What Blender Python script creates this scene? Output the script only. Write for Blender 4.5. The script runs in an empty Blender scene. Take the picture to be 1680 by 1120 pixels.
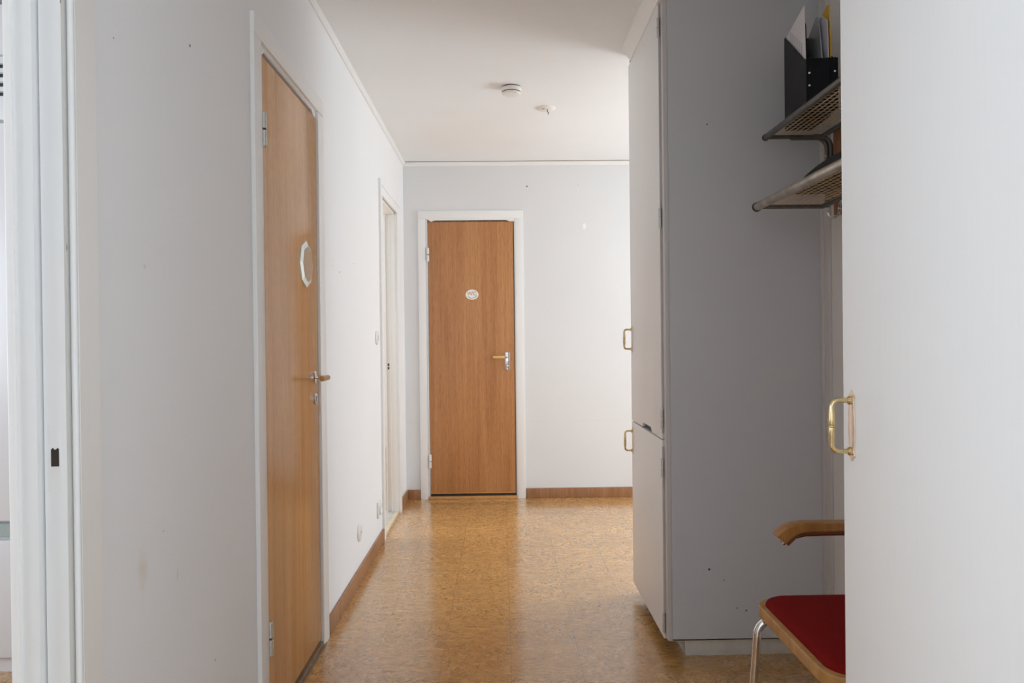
import bpy, bmesh, math, random
from mathutils import Vector, Matrix
random.seed(7)
PI = math.pi
sc = bpy.context.scene
COL = sc.collection

# ------------------------------------------------------------------ camera
cam_d = bpy.data.cameras.new('camera')
cam = bpy.data.objects.new('camera', cam_d); COL.objects.link(cam)
cam.location = (0, 0, 1.2)
cam.matrix_world = (Matrix.Translation((0, 0, 1.2)) @ Matrix.Rotation(-0.0151, 4, 'Z')
                    @ Matrix.Rotation(PI/2 - 0.0059, 4, 'X') @ Matrix.Rotation(-0.0109, 4, 'Z'))
cam_d.sensor_width = 36; cam_d.lens = 36*1190/1680
cam_d.clip_start = 0.02
sc.camera = cam

# ------------------------------------------------------------------ world, light, exposure
sc.view_settings.view_transform = 'Standard'
sc.view_settings.look = 'None'
sc.view_settings.gamma = 1
sc.view_settings.use_curve_mapping = False
sc.view_settings.exposure = 0.35
wd = bpy.data.worlds.new('world'); sc.world = wd; wd.use_nodes = True
wd.node_tree.nodes['Background'].inputs[0].default_value = (0.85, 0.92, 1, 1)
wd.node_tree.nodes['Background'].inputs[1].default_value = 1.0
sc.cycles.max_bounces = 12; sc.cycles.diffuse_bounces = 8
sc.cycles.use_denoising = True

def area(name, loc, direction, sx, sy, power, color, spread=180):
    l = bpy.data.lights.new(name, 'AREA'); l.shape = 'RECTANGLE'; l.size = sx; l.size_y = sy
    l.energy = power; l.color = color; l.spread = math.radians(spread)
    o = bpy.data.objects.new(name, l); COL.objects.link(o)
    o.location = loc
    o.rotation_euler = Vector(direction).to_track_quat('-Z', 'Z').to_euler()
    return o
# daylight through windows of rooms off the hall, then two added fill lights
area('daylight_right_room', (3.1, 4.45, 1.35), (-1, -.75, -.12), 1.4, 1.5, 55, (0.82, 0.915, 1.0))
area('daylight_left_room', (-2.9, 0.85, 1.45), (1, 0, -0.02), 1.3, 1.5, 31, (0.8, 0.9, 1.0))
area('daylight_far_left_room', (-2.9, 4.7, 1.5), (1, 0, 0), 1.2, 1.2, 32, (0.9, 0.95, 1.0))
area('added_side_fill', (1.19, -.85, 1.35), (-1, .4, 0.2), .8, 1.7, 54, (0.78, 0.89, 1.0))  # added to brighten the near left wall; no doorway is built there
area('added_rear_fill', (0.1, -2.1, 1.5), (0, 1, 0), 0.9, 1.3, 5, (0.78, 0.89, 1.0))  # dim added fill in front of the closed back wall

# ------------------------------------------------------------------ material helpers
def new_mat(name):
    m = bpy.data.materials.new(name); m.use_nodes = True
    nt = m.node_tree
    return m, nt, nt.nodes['Principled BSDF']
def node(nt, typ, **kw):
    n = nt.nodes.new(typ)
    for k, v in kw.items(): setattr(n, k, v)
    return n
def ramp(nt, fac, stops):
    r = node(nt, 'ShaderNodeValToRGB')
    e = r.color_ramp.elements
    while len(e) < len(stops): e.new(0.5)
    for i, (p, c) in enumerate(stops):
        e[i].position = p; e[i].color = (*c, 1) if len(c) == 3 else c
    nt.links.new(fac, r.inputs[0]); return r
def math_n(nt, op, a, b=None, c=None):
    n = node(nt, 'ShaderNodeMath', operation=op)
    for i, v in enumerate((a, b, c)):
        if v is None: continue
        if isinstance(v, (int, float)): n.inputs[i].default_value = v
        else: nt.links.new(v, n.inputs[i])
    return n.outputs[0]
def coords(nt, scale=(1, 1, 1), loc=(0, 0, 0)):
    # world position, so that the grain stands still in the place
    g = node(nt, 'ShaderNodeNewGeometry'); mp = node(nt, 'ShaderNodeMapping')
    mp.inputs['Scale'].default_value = scale; mp.inputs['Location'].default_value = loc
    nt.links.new(g.outputs['Position'], mp.inputs[0]); return mp.outputs[0]
def mix_col(nt, fac, a, b):
    n = node(nt, 'ShaderNodeMix', data_type='RGBA')
    for idx, v in ((0, fac), (6, a), (7, b)):
        if isinstance(v, (int, float)): n.inputs[idx].default_value = v
        elif isinstance(v, tuple): n.inputs[idx].default_value = (*v, 1)
        else: nt.links.new(v, n.inputs[idx])
    return n.outputs[2]
def bump(nt, bs, h, strength=0.2, dist=0.002):
    b = node(nt, 'ShaderNodeBump'); b.inputs['Strength'].default_value = strength
    b.inputs['Distance'].default_value = dist
    nt.links.new(h, b.inputs['Height']); nt.links.new(b.outputs[0], bs.inputs['Normal'])

def plain(name, col, rough=0.5, metal=0.0, noise=0.04, nscale=8, bumpy=0.0, bscale=200, spec=0.5, coat=0.0):
    m, nt, bs = new_mat(name)
    n = node(nt, 'ShaderNodeTexNoise'); n.inputs['Scale'].default_value = nscale; n.inputs['Detail'].default_value = 4
    nt.links.new(coords(nt), n.inputs['Vector'])
    lo = tuple(max(0, c*(1-noise)) for c in col); hi = tuple(min(1, c*(1+noise)) for c in col)
    r = ramp(nt, n.outputs['Fac'], [(0.3, lo), (0.7, hi)])
    nt.links.new(r.outputs[0], bs.inputs['Base Color'])
    bs.inputs['Roughness'].default_value = rough; bs.inputs['Metallic'].default_value = metal
    bs.inputs['Specular IOR Level'].default_value = spec
    bs.inputs['Coat Weight'].default_value = coat
    if bumpy:
        b = node(nt, 'ShaderNodeTexNoise'); b.inputs['Scale'].default_value = bscale; b.inputs['Detail'].default_value = 3
        nt.links.new(coords(nt), b.inputs['Vector']); bump(nt, bs, b.outputs['Fac'], bumpy)
    return m

def wallpaper(name, col, spots=(), seams=()):
    """painted woven wallpaper with small holes, stains and faint strip seams"""
    m, nt, bs = new_mat(name)
    big = node(nt, 'ShaderNodeTexNoise'); big.inputs['Scale'].default_value = 1.7; big.inputs['Detail'].default_value = 5
    nt.links.new(coords(nt), big.inputs['Vector'])
    c = ramp(nt, big.outputs['Fac'], [(0.3, tuple(x*0.975 for x in col)), (0.7, col)]).outputs[0]
    g = node(nt, 'ShaderNodeNewGeometry')
    for p, rad, sc_, colr, st in spots:
        mp = node(nt, 'ShaderNodeMapping'); mp.vector_type = 'POINT'
        mp.inputs['Location'].default_value = tuple(-p[i]*sc_[i] for i in range(3)); mp.inputs['Scale'].default_value = sc_
        nt.links.new(g.outputs['Position'], mp.inputs[0])
        ln = node(nt, 'ShaderNodeVectorMath', operation='LENGTH'); nt.links.new(mp.outputs[0], ln.inputs[0])
        wob = node(nt, 'ShaderNodeTexNoise'); wob.inputs['Scale'].default_value = 0.9/rad; nt.links.new(g.outputs['Position'], wob.inputs['Vector'])
        d = math_n(nt, 'ADD', ln.outputs['Value'], math_n(nt, 'MULTIPLY', math_n(nt, 'SUBTRACT', wob.outputs['Fac'], 0.5), rad*1.2))
        mr = node(nt, 'ShaderNodeMapRange'); mr.inputs['From Min'].default_value = rad*(0.75 if st > .5 else .2); mr.inputs['From Max'].default_value = rad
        mr.inputs['To Min'].default_value = st; mr.inputs['To Max'].default_value = 0
        nt.links.new(d, mr.inputs['Value'])
        c = mix_col(nt, mr.outputs[0], c, colr)
    h = None
    sx = node(nt, 'ShaderNodeSeparateXYZ'); nt.links.new(g.outputs['Position'], sx.inputs[0])
    for ax, v in seams:
        a = math_n(nt, 'ABSOLUTE', math_n(nt, 'SUBTRACT', sx.outputs[ax], v))
        s = math_n(nt, 'LESS_THAN', a, 0.0012)
        c = mix_col(nt, math_n(nt, 'MULTIPLY', s, 0.12), c, (0.95, 0.95, 0.95) if ax == 1 else (0.45, 0.4, 0.36))
    nt.links.new(c, bs.inputs['Base Color'])
    bs.inputs['Roughness'].default_value = 0.55
    bs.inputs['Specular IOR Level'].default_value = 0.35
    w = node(nt, 'ShaderNodeTexNoise'); w.inputs['Scale'].default_value = 320; w.inputs['Detail'].default_value = 2
    nt.links.new(coords(nt, (1, 1, .6)), w.inputs['Vector'])
    bump(nt, bs, w.outputs['Fac'], 0.35, 0.0012)
    return m

def veneer(name, dark, mid, light, axis, rough=0.35, seed=0.0, ring=1.0):
    """vertical straight-grain veneer; axis = index of the world axis across the grain"""
    m, nt, bs = new_mat(name)
    s = [60, 60, 60]; s[2] = 1.1
    fine = node(nt, 'ShaderNodeTexNoise'); fine.inputs['Scale'].default_value = 1; fine.inputs['Detail'].default_value = 8
    fine.inputs['Roughness'].default_value = 0.65
    nt.links.new(coords(nt, tuple(s), (seed, seed*2, seed)), fine.inputs['Vector'])
    s2 = [9, 9, 9]; s2[2] = .55
    broad = node(nt, 'ShaderNodeTexNoise'); broad.inputs['Scale'].default_value = 1; broad.inputs['Detail'].default_value = 3
    broad.inputs['Distortion'].default_value = .6
    nt.links.new(coords(nt, tuple(s2), (seed, seed, seed)), broad.inputs['Vector'])
    s3 = [420, 420, 420]; s3[2] = 22
    pore = node(nt, 'ShaderNodeTexNoise'); pore.inputs['Scale'].default_value = 1; pore.inputs['Detail'].default_value = 2
    nt.links.new(coords(nt, tuple(s3)), pore.inputs['Vector'])
    f = math_n(nt, 'ADD', math_n(nt, 'MULTIPLY', fine.outputs['Fac'], 0.5), math_n(nt, 'MULTIPLY', broad.outputs['Fac'], 0.5*ring))
    c = ramp(nt, f, [(0.36, dark), (0.5, mid), (0.64, light)]).outputs[0]
    pm = ramp(nt, pore.outputs['Fac'], [(0.36, (0.72, 0.66, 0.6)), (0.5, (1, 1, 1))]).outputs[0]
    mx = node(nt, 'ShaderNodeMix', data_type='RGBA', blend_type='MULTIPLY'); mx.inputs[0].default_value = 0.7
    nt.links.new(c, mx.inputs[6]); nt.links.new(pm, mx.inputs[7])
    nt.links.new(mx.outputs[2], bs.inputs['Base Color'])
    bs.inputs['Roughness'].default_value = rough
    bump(nt, bs, pore.outputs['Fac'], 0.08, 0.0006)
    return m

def cork_floor():
    m, nt, bs = new_mat('cork_tiles')
    T = 0.2565
    g = node(nt, 'ShaderNodeNewGeometry')
    mp = node(nt, 'ShaderNodeMapping'); mp.inputs['Scale'].default_value = (1/T,)*3
    mp.inputs['Location'].default_value = (-0.024/T, -2.822/T, 0)
    nt.links.new(g.outputs['Position'], mp.inputs[0])
    fl = node(nt, 'ShaderNodeVectorMath', operation='FLOOR'); nt.links.new(mp.outputs[0], fl.inputs[0])
    fr = node(nt, 'ShaderNodeVectorMath', operation='FRACTION'); nt.links.new(mp.outputs[0], fr.inputs[0])
    s = node(nt, 'ShaderNodeSeparateXYZ'); nt.links.new(fr.outputs[0], s.inputs[0])
    si = node(nt, 'ShaderNodeSeparateXYZ'); nt.links.new(fl.outputs[0], si.inputs[0])
    chk = math_n(nt, 'PINGPONG', math_n(nt, 'ADD', si.outputs[0], si.outputs[1]), 1)
    # a random offset for each tile; every second tile is turned
    wn = node(nt, 'ShaderNodeTexWhiteNoise', noise_dimensions='3D')
    adf = node(nt, 'ShaderNodeVectorMath', operation='ADD'); adf.inputs[1].default_value = (0.5, 0.5, 0.5)
    nt.links.new(fl.outputs[0], adf.inputs[0]); nt.links.new(adf.outputs[0], wn.inputs['Vector'])
    off = node(nt, 'ShaderNodeVectorMath', operation='SCALE'); off.inputs['Scale'].default_value = 37
    nt.links.new(wn.outputs['Color'], off.inputs[0])
    # stretch: streaky tiles long in x, swirly tiles nearly isotropic
    cx = node(nt, 'ShaderNodeCombineXYZ')
    nt.links.new(math_n(nt, 'MULTIPLY', s.outputs[0], math_n(nt, 'MULTIPLY_ADD', chk, -1.3, 2.5)), cx.inputs[0])
    nt.links.new(math_n(nt, 'MULTIPLY', s.outputs[1], math_n(nt, 'MULTIPLY_ADD', chk, 2.6, 2.9)), cx.inputs[1])
    v = node(nt, 'ShaderNodeVectorMath', operation='ADD')
    nt.links.new(cx.outputs[0], v.inputs[0]); nt.links.new(off.outputs[0], v.inputs[1])
    def lines(scale, dist, w0, w1, det=2.0):
        n = node(nt, 'ShaderNodeTexNoise'); n.inputs['Scale'].default_value = scale
        n.inputs['Detail'].default_value = det; n.inputs['Distortion'].default_value = dist
        n.inputs['Roughness'].default_value = 0.6
        nt.links.new(v.outputs[0], n.inputs['Vector'])
        a = math_n(nt, 'ABSOLUTE', math_n(nt, 'SUBTRACT', n.outputs['Fac'], 0.5))
        mr = node(nt, 'ShaderNodeMapRange'); mr.inputs['From Min'].default_value = w0; mr.inputs['From Max'].default_value = w1
        mr.inputs['To Min'].default_value = 1; mr.inputs['To Max'].default_value = 0
        nt.links.new(a, mr.inputs['Value']); return mr.outputs[0], n.outputs['Fac']
    l1, f1 = lines(1.7, 2.0, 0.008, 0.032, 1.8)
    l2, f2 = lines(2.7, 1.4, 0.008, 0.034, 1.8)
    # the lines come and go
    pt = node(nt, 'ShaderNodeTexNoise'); pt.inputs['Scale'].default_value = 3.2; pt.inputs['Detail'].default_value = 3
    nt.links.new(v.outputs[0], pt.inputs['Vector'])
    gate = ramp(nt, pt.outputs['Fac'], [(0.42, (0, 0, 0)), (0.48, (1, 1, 1))]).outputs[0]
    gate2 = ramp(nt, pt.outputs['Fac'], [(0.50, (1, 1, 1)), (0.56, (0.25, 0.25, 0.25))]).outputs[0]
    a1 = math_n(nt, 'MULTIPLY', l1, gate); a2 = math_n(nt, 'MULTIPLY', math_n(nt, 'MULTIPLY', l2, gate2), 0.85)
    ln = math_n(nt, 'MAXIMUM', a1, a2)
    gr = node(nt, 'ShaderNodeTexNoise'); gr.inputs['Scale'].default_value = 140; gr.inputs['Detail'].default_value = 4
    nt.links.new(g.outputs['Position'], gr.inputs['Vector'])
    base = ramp(nt, gr.outputs['Fac'], [(0.3, (0.62, 0.325, 0.10)), (0.7, (0.78, 0.45, 0.16))]).outputs[0]
    # tile to tile tone
    tone = ramp(nt, wn.outputs['Value'], [(0, (0.86, 0.85, 0.83)), (1, (1, 1, 1))]).outputs[0]
    mt = node(nt, 'ShaderNodeMix', data_type='RGBA', blend_type='MULTIPLY'); mt.inputs[0].default_value = 1
    nt.links.new(base, mt.inputs[6]); nt.links.new(tone, mt.inputs[7])
    cl = ramp(nt, f1, [(0.3, (0.82, 0.82, 0.82)), (0.62, (1, 1, 1))]).outputs[0]
    mt2 = node(nt, 'ShaderNodeMix', data_type='RGBA', blend_type='MULTIPLY'); mt2.inputs[0].default_value = 1
    nt.links.new(mt.outputs[2], mt2.inputs[6]); nt.links.new(cl, mt2.inputs[7])
    c = mix_col(nt, math_n(nt, 'MULTIPLY', ln, 0.9), mt2.outputs[2], (0.16, 0.075, 0.026))
    # tile joints
    ex = math_n(nt, 'MINIMUM', s.outputs[0], math_n(nt, 'SUBTRACT', 1, s.outputs[0]))
    ey = math_n(nt, 'MINIMUM', s.outputs[1], math_n(nt, 'SUBTRACT', 1, s.outputs[1]))
    jx = math_n(nt, 'MULTIPLY', math_n(nt, 'LESS_THAN', ex, 0.005), 0.55)
    jy = math_n(nt, 'MULTIPLY', math_n(nt, 'LESS_THAN', ey, 0.004), 0.22)
    c = mix_col(nt, math_n(nt, 'MAXIMUM', jx, jy), c, (0.11, 0.06, 0.03))
    nt.links.new(c, bs.inputs['Base Color'])
    rr = ramp(nt, f2, [(0.3, (0.22,)*3), (0.7, (0.30,)*3)]).outputs[0]
    nt.links.new(rr, bs.inputs['Roughness'])
    bs.inputs['Specular IOR Level'].default_value = 0.4
    hh = math_n(nt, 'SUBTRACT', math_n(nt, 'MULTIPLY', gr.outputs['Fac'], 0.3), math_n(nt, 'MAXIMUM', ln, jx))
    bump(nt, bs, hh, 0.12, 0.0008)
    bs.inputs['Coat Weight'].default_value = 1.0; bs.inputs['Coat Roughness'].default_value = 0.16
    return m

def brushed_paint(name, col, rough=0.35):
    """thick white gloss paint with faint vertical brush marks"""
    m, nt, bs = new_mat(name)
    n = node(nt, 'ShaderNodeTexNoise'); n.inputs['Scale'].default_value = 1; n.inputs['Detail'].default_value = 5
    nt.links.new(coords(nt, (160, 160, 4)), n.inputs['Vector'])
    c = ramp(nt, n.outputs['Fac'], [(0.3, tuple(x*0.985 for x in col)), (0.7, col)]).outputs[0]
    nt.links.new(c, bs.inputs['Base Color']); bs.inputs['Roughness'].default_value = rough
    bs.inputs['Specular IOR Level'].default_value = 0.4
    bump(nt, bs, n.outputs['Fac'], 0.05, 0.001)
    return m
def chipped_paint(name, col):
    """paint worn through to the wood in small vertical chips"""
    m, nt, bs = new_mat(name)
    n = node(nt, 'ShaderNodeTexNoise'); n.inputs['Scale'].default_value = 1; n.inputs['Detail'].default_value = 3
    nt.links.new(coords(nt, (110, 110, 28)), n.inputs['Vector'])
    f = ramp(nt, n.outputs['Fac'], [(0.70, (0, 0, 0)), (0.73, (1, 1, 1))]).outputs[0]
    c = mix_col(nt, f, col, (0.2, 0.14, 0.09))
    nt.links.new(c, bs.inputs['Base Color']); bs.inputs['Roughness'].default_value = 0.45
    return m

# ------------------------------------------------------------------ materials
hole = (0.05, 0.035, 0.03)
LW = -0.715
M = {}
M['wall_left'] = wallpaper('left_wallpaper', (0.845, 0.85, 0.855),
    spots=[((LW, 1.70, 1.885), 0.0042, (1, 1, 1), (0.12, 0.1, 0.1), 1), ((LW, 1.365, 1.765), 0.0018, (1, 1, 1), hole, 1),
           ((LW, 3.235, 1.497), 0.0042, (1, 1, 1), hole, 1), ((LW, 3.555, 1.568), 0.004, (1, 1, 1), hole, .9), ((LW, 3.12, 1.515), 0.0028, (1, 1, 1), hole, .8), 
           ((LW, 1.445, 0.75), 0.018, (1, .7, .33), (0.66, 0.53, 0.35), .32), ((LW, 1.47, 1.35), 0.006, (1, 1, .8), (0.5, 0.38, 0.3), .35),
           ((LW, 1.60, 0.69), 0.010, (1, 1.6, .5), (0.6, 0.45, 0.3), .35), ((LW, 1.535, .80), 0.0018, (1, 1, 1), hole, .9), ((LW, 1.80, 0.41), 0.003, (1, 1, 1), hole, .7)],
    seams=[(1, 1.565)])
M['wall_far'] = wallpaper('far_wallpaper', (0.75, 0.752, 0.755),  # same paper as left wall, darkened in colour to offset strong light
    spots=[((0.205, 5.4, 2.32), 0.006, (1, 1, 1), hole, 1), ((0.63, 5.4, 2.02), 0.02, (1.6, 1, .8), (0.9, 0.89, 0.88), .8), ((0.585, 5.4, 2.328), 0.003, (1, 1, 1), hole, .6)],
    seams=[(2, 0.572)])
M['wall_right'] = wallpaper('right_wallpaper', (0.82, 0.815, 0.81))
M['ceiling'] = plain('ceiling_paint', (0.855, 0.875, 0.89), 0.8, noise=.015, nscale=2, bumpy=.25, bscale=240)
M['trim'] = brushed_paint('trim_paint', (0.85, 0.845, 0.835))
M['jamb'] = brushed_paint('jamb_paint', (0.8, 0.81, 0.81), .4)
M['casing'] = brushed_paint('yellowed_casing_paint', (0.82, 0.80, 0.765), .3)
M['chipped'] = chipped_paint('chipped_edge_paint', (0.72, 0.71, 0.68))
M['dark_gap'] = plain('dark_gap', (0.035, 0.025, 0.018), .8)
M['joint'] = plain('ceiling_joint', (0.3, 0.2, 0.13), .8)
M['cork'] = cork_floor()
M['base_oak'] = veneer('baseboard_wood', (0.25, 0.115, 0.05), (0.34, 0.165, 0.075), (0.42, 0.21, 0.10), 0, .35)
M['door_near'] = veneer('near_door_veneer', (0.53, 0.25, 0.075), (0.66, 0.34, 0.12), (0.76, 0.42, 0.17), 1, .22, 3.0)
M['door_far'] = veneer('far_door_veneer', (0.40, 0.17, 0.06), (0.48, 0.22, 0.083), (0.55, 0.27, 0.11), 0, .36, 11.0, .9)
M['door_edge'] = plain('door_edge_wood', (0.55, 0.27, 0.09), .4, noise=.1, nscale=30)
M['sill'] = plain('threshold_wood', (0.22, 0.14, 0.08), .45, noise=.25, nscale=40)
M['sill_light'] = plain('pale_threshold_wood', (0.62, 0.52, 0.36), .4, noise=.12, nscale=30)
M['grey_floor'] = plain('grey_vinyl', (0.5, 0.49, 0.46), .4, noise=.1, nscale=20)
M['wardrobe_paint'] = brushed_paint('wardrobe_door_paint', (0.86, 0.87, 0.875), .42)
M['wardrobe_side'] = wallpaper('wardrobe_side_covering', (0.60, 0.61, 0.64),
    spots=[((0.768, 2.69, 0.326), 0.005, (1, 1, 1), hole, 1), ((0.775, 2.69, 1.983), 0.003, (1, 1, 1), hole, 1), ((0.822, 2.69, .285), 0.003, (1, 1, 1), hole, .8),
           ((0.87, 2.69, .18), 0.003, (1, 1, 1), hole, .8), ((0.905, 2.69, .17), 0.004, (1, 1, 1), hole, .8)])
M['wardrobe_edge'] = brushed_paint('wardrobe_edge_paint', (0.60, 0.585, 0.58), .4)
M['niche_strip'] = brushed_paint('niche_strip_paint', (0.68, 0.665, 0.66), .4)
M['plinth'] = plain('plinth_paint', (0.62, 0.6, 0.54), .5, noise=.08, nscale=25)
M['brass'] = plain('aged_brass', (0.66, 0.52, 0.28), .2, 1.0, noise=.15, nscale=60)
M['old_brass'] = plain('dull_brass', (0.6, 0.42, 0.2), .3, 1.0, noise=.15, nscale=60)
M['rosy'] = plain('rosy_plate_metal', (0.86, 0.72, 0.6), .3, .85, noise=.08, nscale=60)
M['chrome'] = plain('chrome', (0.78, 0.78, 0.8), .08, 1.0, noise=.02)
M['satin'] = plain('satin_steel', (0.62, 0.62, 0.62), .3, .9, noise=.05)
M['hinge'] = plain('zinc_hinge', (0.62, 0.63, 0.6), .4, .6, noise=.08, nscale=60)
M['hinge_paint'] = plain('painted_hinge', (0.74, 0.73, 0.7), .4, noise=.05)
M['steel_dark'] = plain('grey_lacquered_tube', (0.15, 0.142, 0.13), .42, .55, noise=.15, nscale=40)
M['steel_rack'] = plain('worn_steel_tube', (0.5, 0.44, 0.37), .3, .8, noise=.25, nscale=30, bumpy=.1)
M['wire'] = plain('brassy_wire', (0.72, 0.54, 0.33), .35, .6, noise=.1)
M['rubber'] = plain('black_rubber', (0.025, 0.024, 0.023), .55)
M['black_card'] = plain('black_card', (0.008, 0.009, 0.012), .6, noise=.2, nscale=90, spec=.2)
M['charcoal_card'] = plain('charcoal_side_card', (0.024, 0.024, 0.028), .6, noise=.2, nscale=90, spec=.2)
M['black_felt'] = plain('black_felt', (0.012, 0.011, 0.011), .9, noise=.3, nscale=200, bumpy=.4)
M['white_plastic'] = plain('white_plastic', (0.82, 0.81, 0.78), .35, noise=.01)
M['brown_plastic'] = plain('brown_plastic', (0.16, 0.065, 0.025), .6)
M['dark_grey'] = plain('dark_plastic', (0.08, 0.07, 0.07), .5)  # dark grey of hinge pins and socket pin holes
M['porcelain'] = plain('porcelain', (0.85, 0.84, 0.8), .12, noise=.02)
M['gilt'] = plain('gilt_lettering', (0.58, 0.42, 0.22), .4, .2)
M['flower'] = plain('grey_painted_flowers', (0.2, 0.19, 0.17), .5, noise=.4, nscale=200)
M['pale_wood_grip'] = plain('pale_wood_grip', (0.72, 0.46, 0.17), .35, noise=.12, nscale=80)
M['wood_grip'] = plain('brown_wood_grip', (0.5, 0.28, 0.1), .35, noise=.15, nscale=80)
M['mirror_bevel'] = plain('bevelled_glass_edge', (0.82, 0.87, 0.84), .12, .35, noise=.02)
M['plaque_face'] = plain('plaque_face', (0.52, 0.36, 0.22), .3, noise=.12, nscale=120)
M['armrest'] = veneer('armrest_beech', (0.33, 0.14, 0.035), (0.42, 0.19, 0.05), (0.52, 0.26, 0.08), 0, .28, 5)
M['seat_wood'] = plain('seat_rim_beech', (0.47, 0.24, 0.075), .38, noise=.2, nscale=35)
M['red'] = plain('red_wool_fabric', (0.21, 0.007, 0.006), .9, noise=.35, nscale=500, bumpy=.5, bscale=900, spec=.12)
M['paper'] = plain('white_paper', (0.72, 0.71, 0.74), .6, noise=.03)
M['ink'] = plain('printed_ink', (0.2, 0.19, 0.2), .7)
M['blue_paper'] = plain('bluish_paper', (0.6, 0.6, 0.68), .6, noise=.03)
M['yellow'] = plain('yellow_folder', (0.72, 0.43, 0.02), .5, noise=.05)
M['fridge'] = plain('white_enamel', (0.82, 0.81, 0.83), .3, noise=.01)
M['fridge_gap'] = plain('green_grey_trim', (0.42, 0.5, 0.49), .3, noise=.03)
def sleeve():
    m, nt, bs = new_mat('clear_plastic_sleeve')
    bs.inputs['Base Color'].default_value = (0.5, 0.52, 0.55, 1); bs.inputs['Roughness'].default_value = 0.12
    bs.inputs['Alpha'].default_value = 0.8
    return m
M['sleeve'] = sleeve()

# ------------------------------------------------------------------ mesh helpers (all in world coordinates)
def box(bm, a, b, bev=0.0, seg=2):
    lo = [min(a[i], b[i]) for i in range(3)]; hi = [max(a[i], b[i]) for i in range(3)]
    vs = [bm.verts.new((x, y, z)) for z in (lo[2], hi[2]) for y in (lo[1], hi[1]) for x in (lo[0], hi[0])]
    F = [bm.faces.new([vs[i] for i in q]) for q in ((0, 2, 3, 1), (4, 5, 7, 6), (0, 1, 5, 4), (2, 6, 7, 3), (0, 4, 6, 2), (1, 3, 7, 5))]
    if bev:
        es = list({e for f in F for e in f.edges})
        bmesh.ops.bevel(bm, geom=es, offset=bev, segments=seg, affect='EDGES', profile=.6)
def prism(bm, pts, d, bev=0.0, seg=2):
    """closed polygon pts (3-D) extruded along vector d"""
    d = Vector(d); n = len(pts)
    A = [bm.verts.new(Vector(p)) for p in pts]; B = [bm.verts.new(Vector(p)+d) for p in pts]
    fs = [bm.faces.new(A), bm.faces.new(B[::-1])]
    for i in range(n):
        j = (i+1) % n
        fs.append(bm.faces.new((A[j], A[i], B[i], B[j])))
    bmesh.ops.recalc_face_normals(bm, faces=fs)
    if bev:
        es = list({e for f in fs for e in f.edges})
        bmesh.ops.bevel(bm, geom=es, offset=bev, segments=seg, affect='EDGES', profile=.6)
def frame_at(p0, p1, p2):
    t = (Vector(p2)-Vector(p0)).normalized(); return t
def tube(bm, pts, r, seg=12, cap=True, flat=None):
    """tube along a polyline; r a number or a list; flat=(sx, sy) squashes the section"""
    pts = [Vector(p) for p in pts]; n = len(pts)
    rs = r if isinstance(r, (list, tuple)) else [r]*n
    rings = []; up = None
    for i, p in enumerate(pts):
        t = (pts[min(i+1, n-1)]-pts[max(i-1, 0)]).normalized()
        if up is None:
            up = Vector((0, 0, 1)) if abs(t.z) < .9 else Vector((0, 1, 0))
        u = (up - t*up.dot(t)).normalized(); w = t.cross(u); up = u
        fx, fy = flat if flat else (1, 1)
        rings.append([bm.verts.new(p + (u*math.cos(2*PI*k/seg)*fx + w*math.sin(2*PI*k/seg)*fy)*rs[i]) for k in range(seg)])
    for a, b in zip(rings, rings[1:]):
        for k in range(seg):
            f = bm.faces.new((a[k], a[(k+1) % seg], b[(k+1) % seg], b[k])); f.smooth = True
    if cap:
        bm.faces.new(rings[0][::-1]); bm.faces.new(rings[-1])
def arc(c, u, v, r, a0, a1, n=8):
    c = Vector(c); u = Vector(u); v = Vector(v)
    return [c + (u*math.cos(a0+(a1-a0)*i/n) + v*math.sin(a0+(a1-a0)*i/n))*r for i in range(n+1)]
def lathe(bm, o, axis, prof, seg=32, sq=(1, 1)):
    """prof: list of (radius, distance along axis)"""
    o = Vector(o); ax = Vector(axis).normalized()
    u = Vector((0, 0, 1)) if abs(ax.z) < .9 else Vector((1, 0, 0))
    u = (u-ax*u.dot(ax)).normalized(); w = ax.cross(u)
    rings = []
    for r, h in prof:
        if r <= 1e-6: rings.append([bm.verts.new(o+ax*h)])
        else: rings.append([bm.verts.new(o+ax*h+(u*math.cos(2*PI*k/seg)*sq[0]+w*math.sin(2*PI*k/seg)*sq[1])*r) for k in range(seg)])
    for a, b in zip(rings, rings[1:]):
        for k in range(seg):
            k2 = (k+1) % seg
            q = [a[k % len(a)], a[k2 % len(a)], b[k2 % len(b)], b[k % len(b)]]
            q = list(dict.fromkeys(q))
            if len(q) > 2:
                f = bm.faces.new(q); f.smooth = True
def BM(): return bmesh.new()

WORLD = {}
def loc_of(o): return WORLD.get(o.name, Vector((0, 0, 0)))
def obj(name, bm, mat, parent=None, origin=None, sharp=35):
    """link bm (world coordinates) as one mesh object; children share the root's origin"""
    org = loc_of(parent) if parent else Vector(origin if origin else (0, 0, 0))
    bmesh.ops.recalc_face_normals(bm, faces=bm.faces[:])
    bmesh.ops.translate(bm, verts=bm.verts, vec=-org)
    me = bpy.data.meshes.new(name); bm.to_mesh(me); bm.free()
    mats = mat if isinstance(mat, list) else [mat]
    for m_ in mats: me.materials.append(M[m_] if isinstance(m_, str) else m_)
    me.set_sharp_from_angle(angle=math.radians(sharp))
    o = bpy.data.objects.new(name, me); COL.objects.link(o)
    if parent: o.parent = parent
    else: o.location = org
    WORLD[o.name] = org
    return o
def thing(name, loc, label=None, cat=None, group=None, kind=None):
    o = bpy.data.objects.new(name, None); COL.objects.link(o); o.location = loc
    o.empty_display_size = .05
    WORLD[o.name] = Vector(loc)
    tag(o, label, cat, group, kind); return o
def tag(o, label=None, cat=None, group=None, kind=None):
    if label: o['label'] = label
    if cat: o['category'] = cat
    if group: o['group'] = group
    if kind: o['kind'] = kind
    return o
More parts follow.
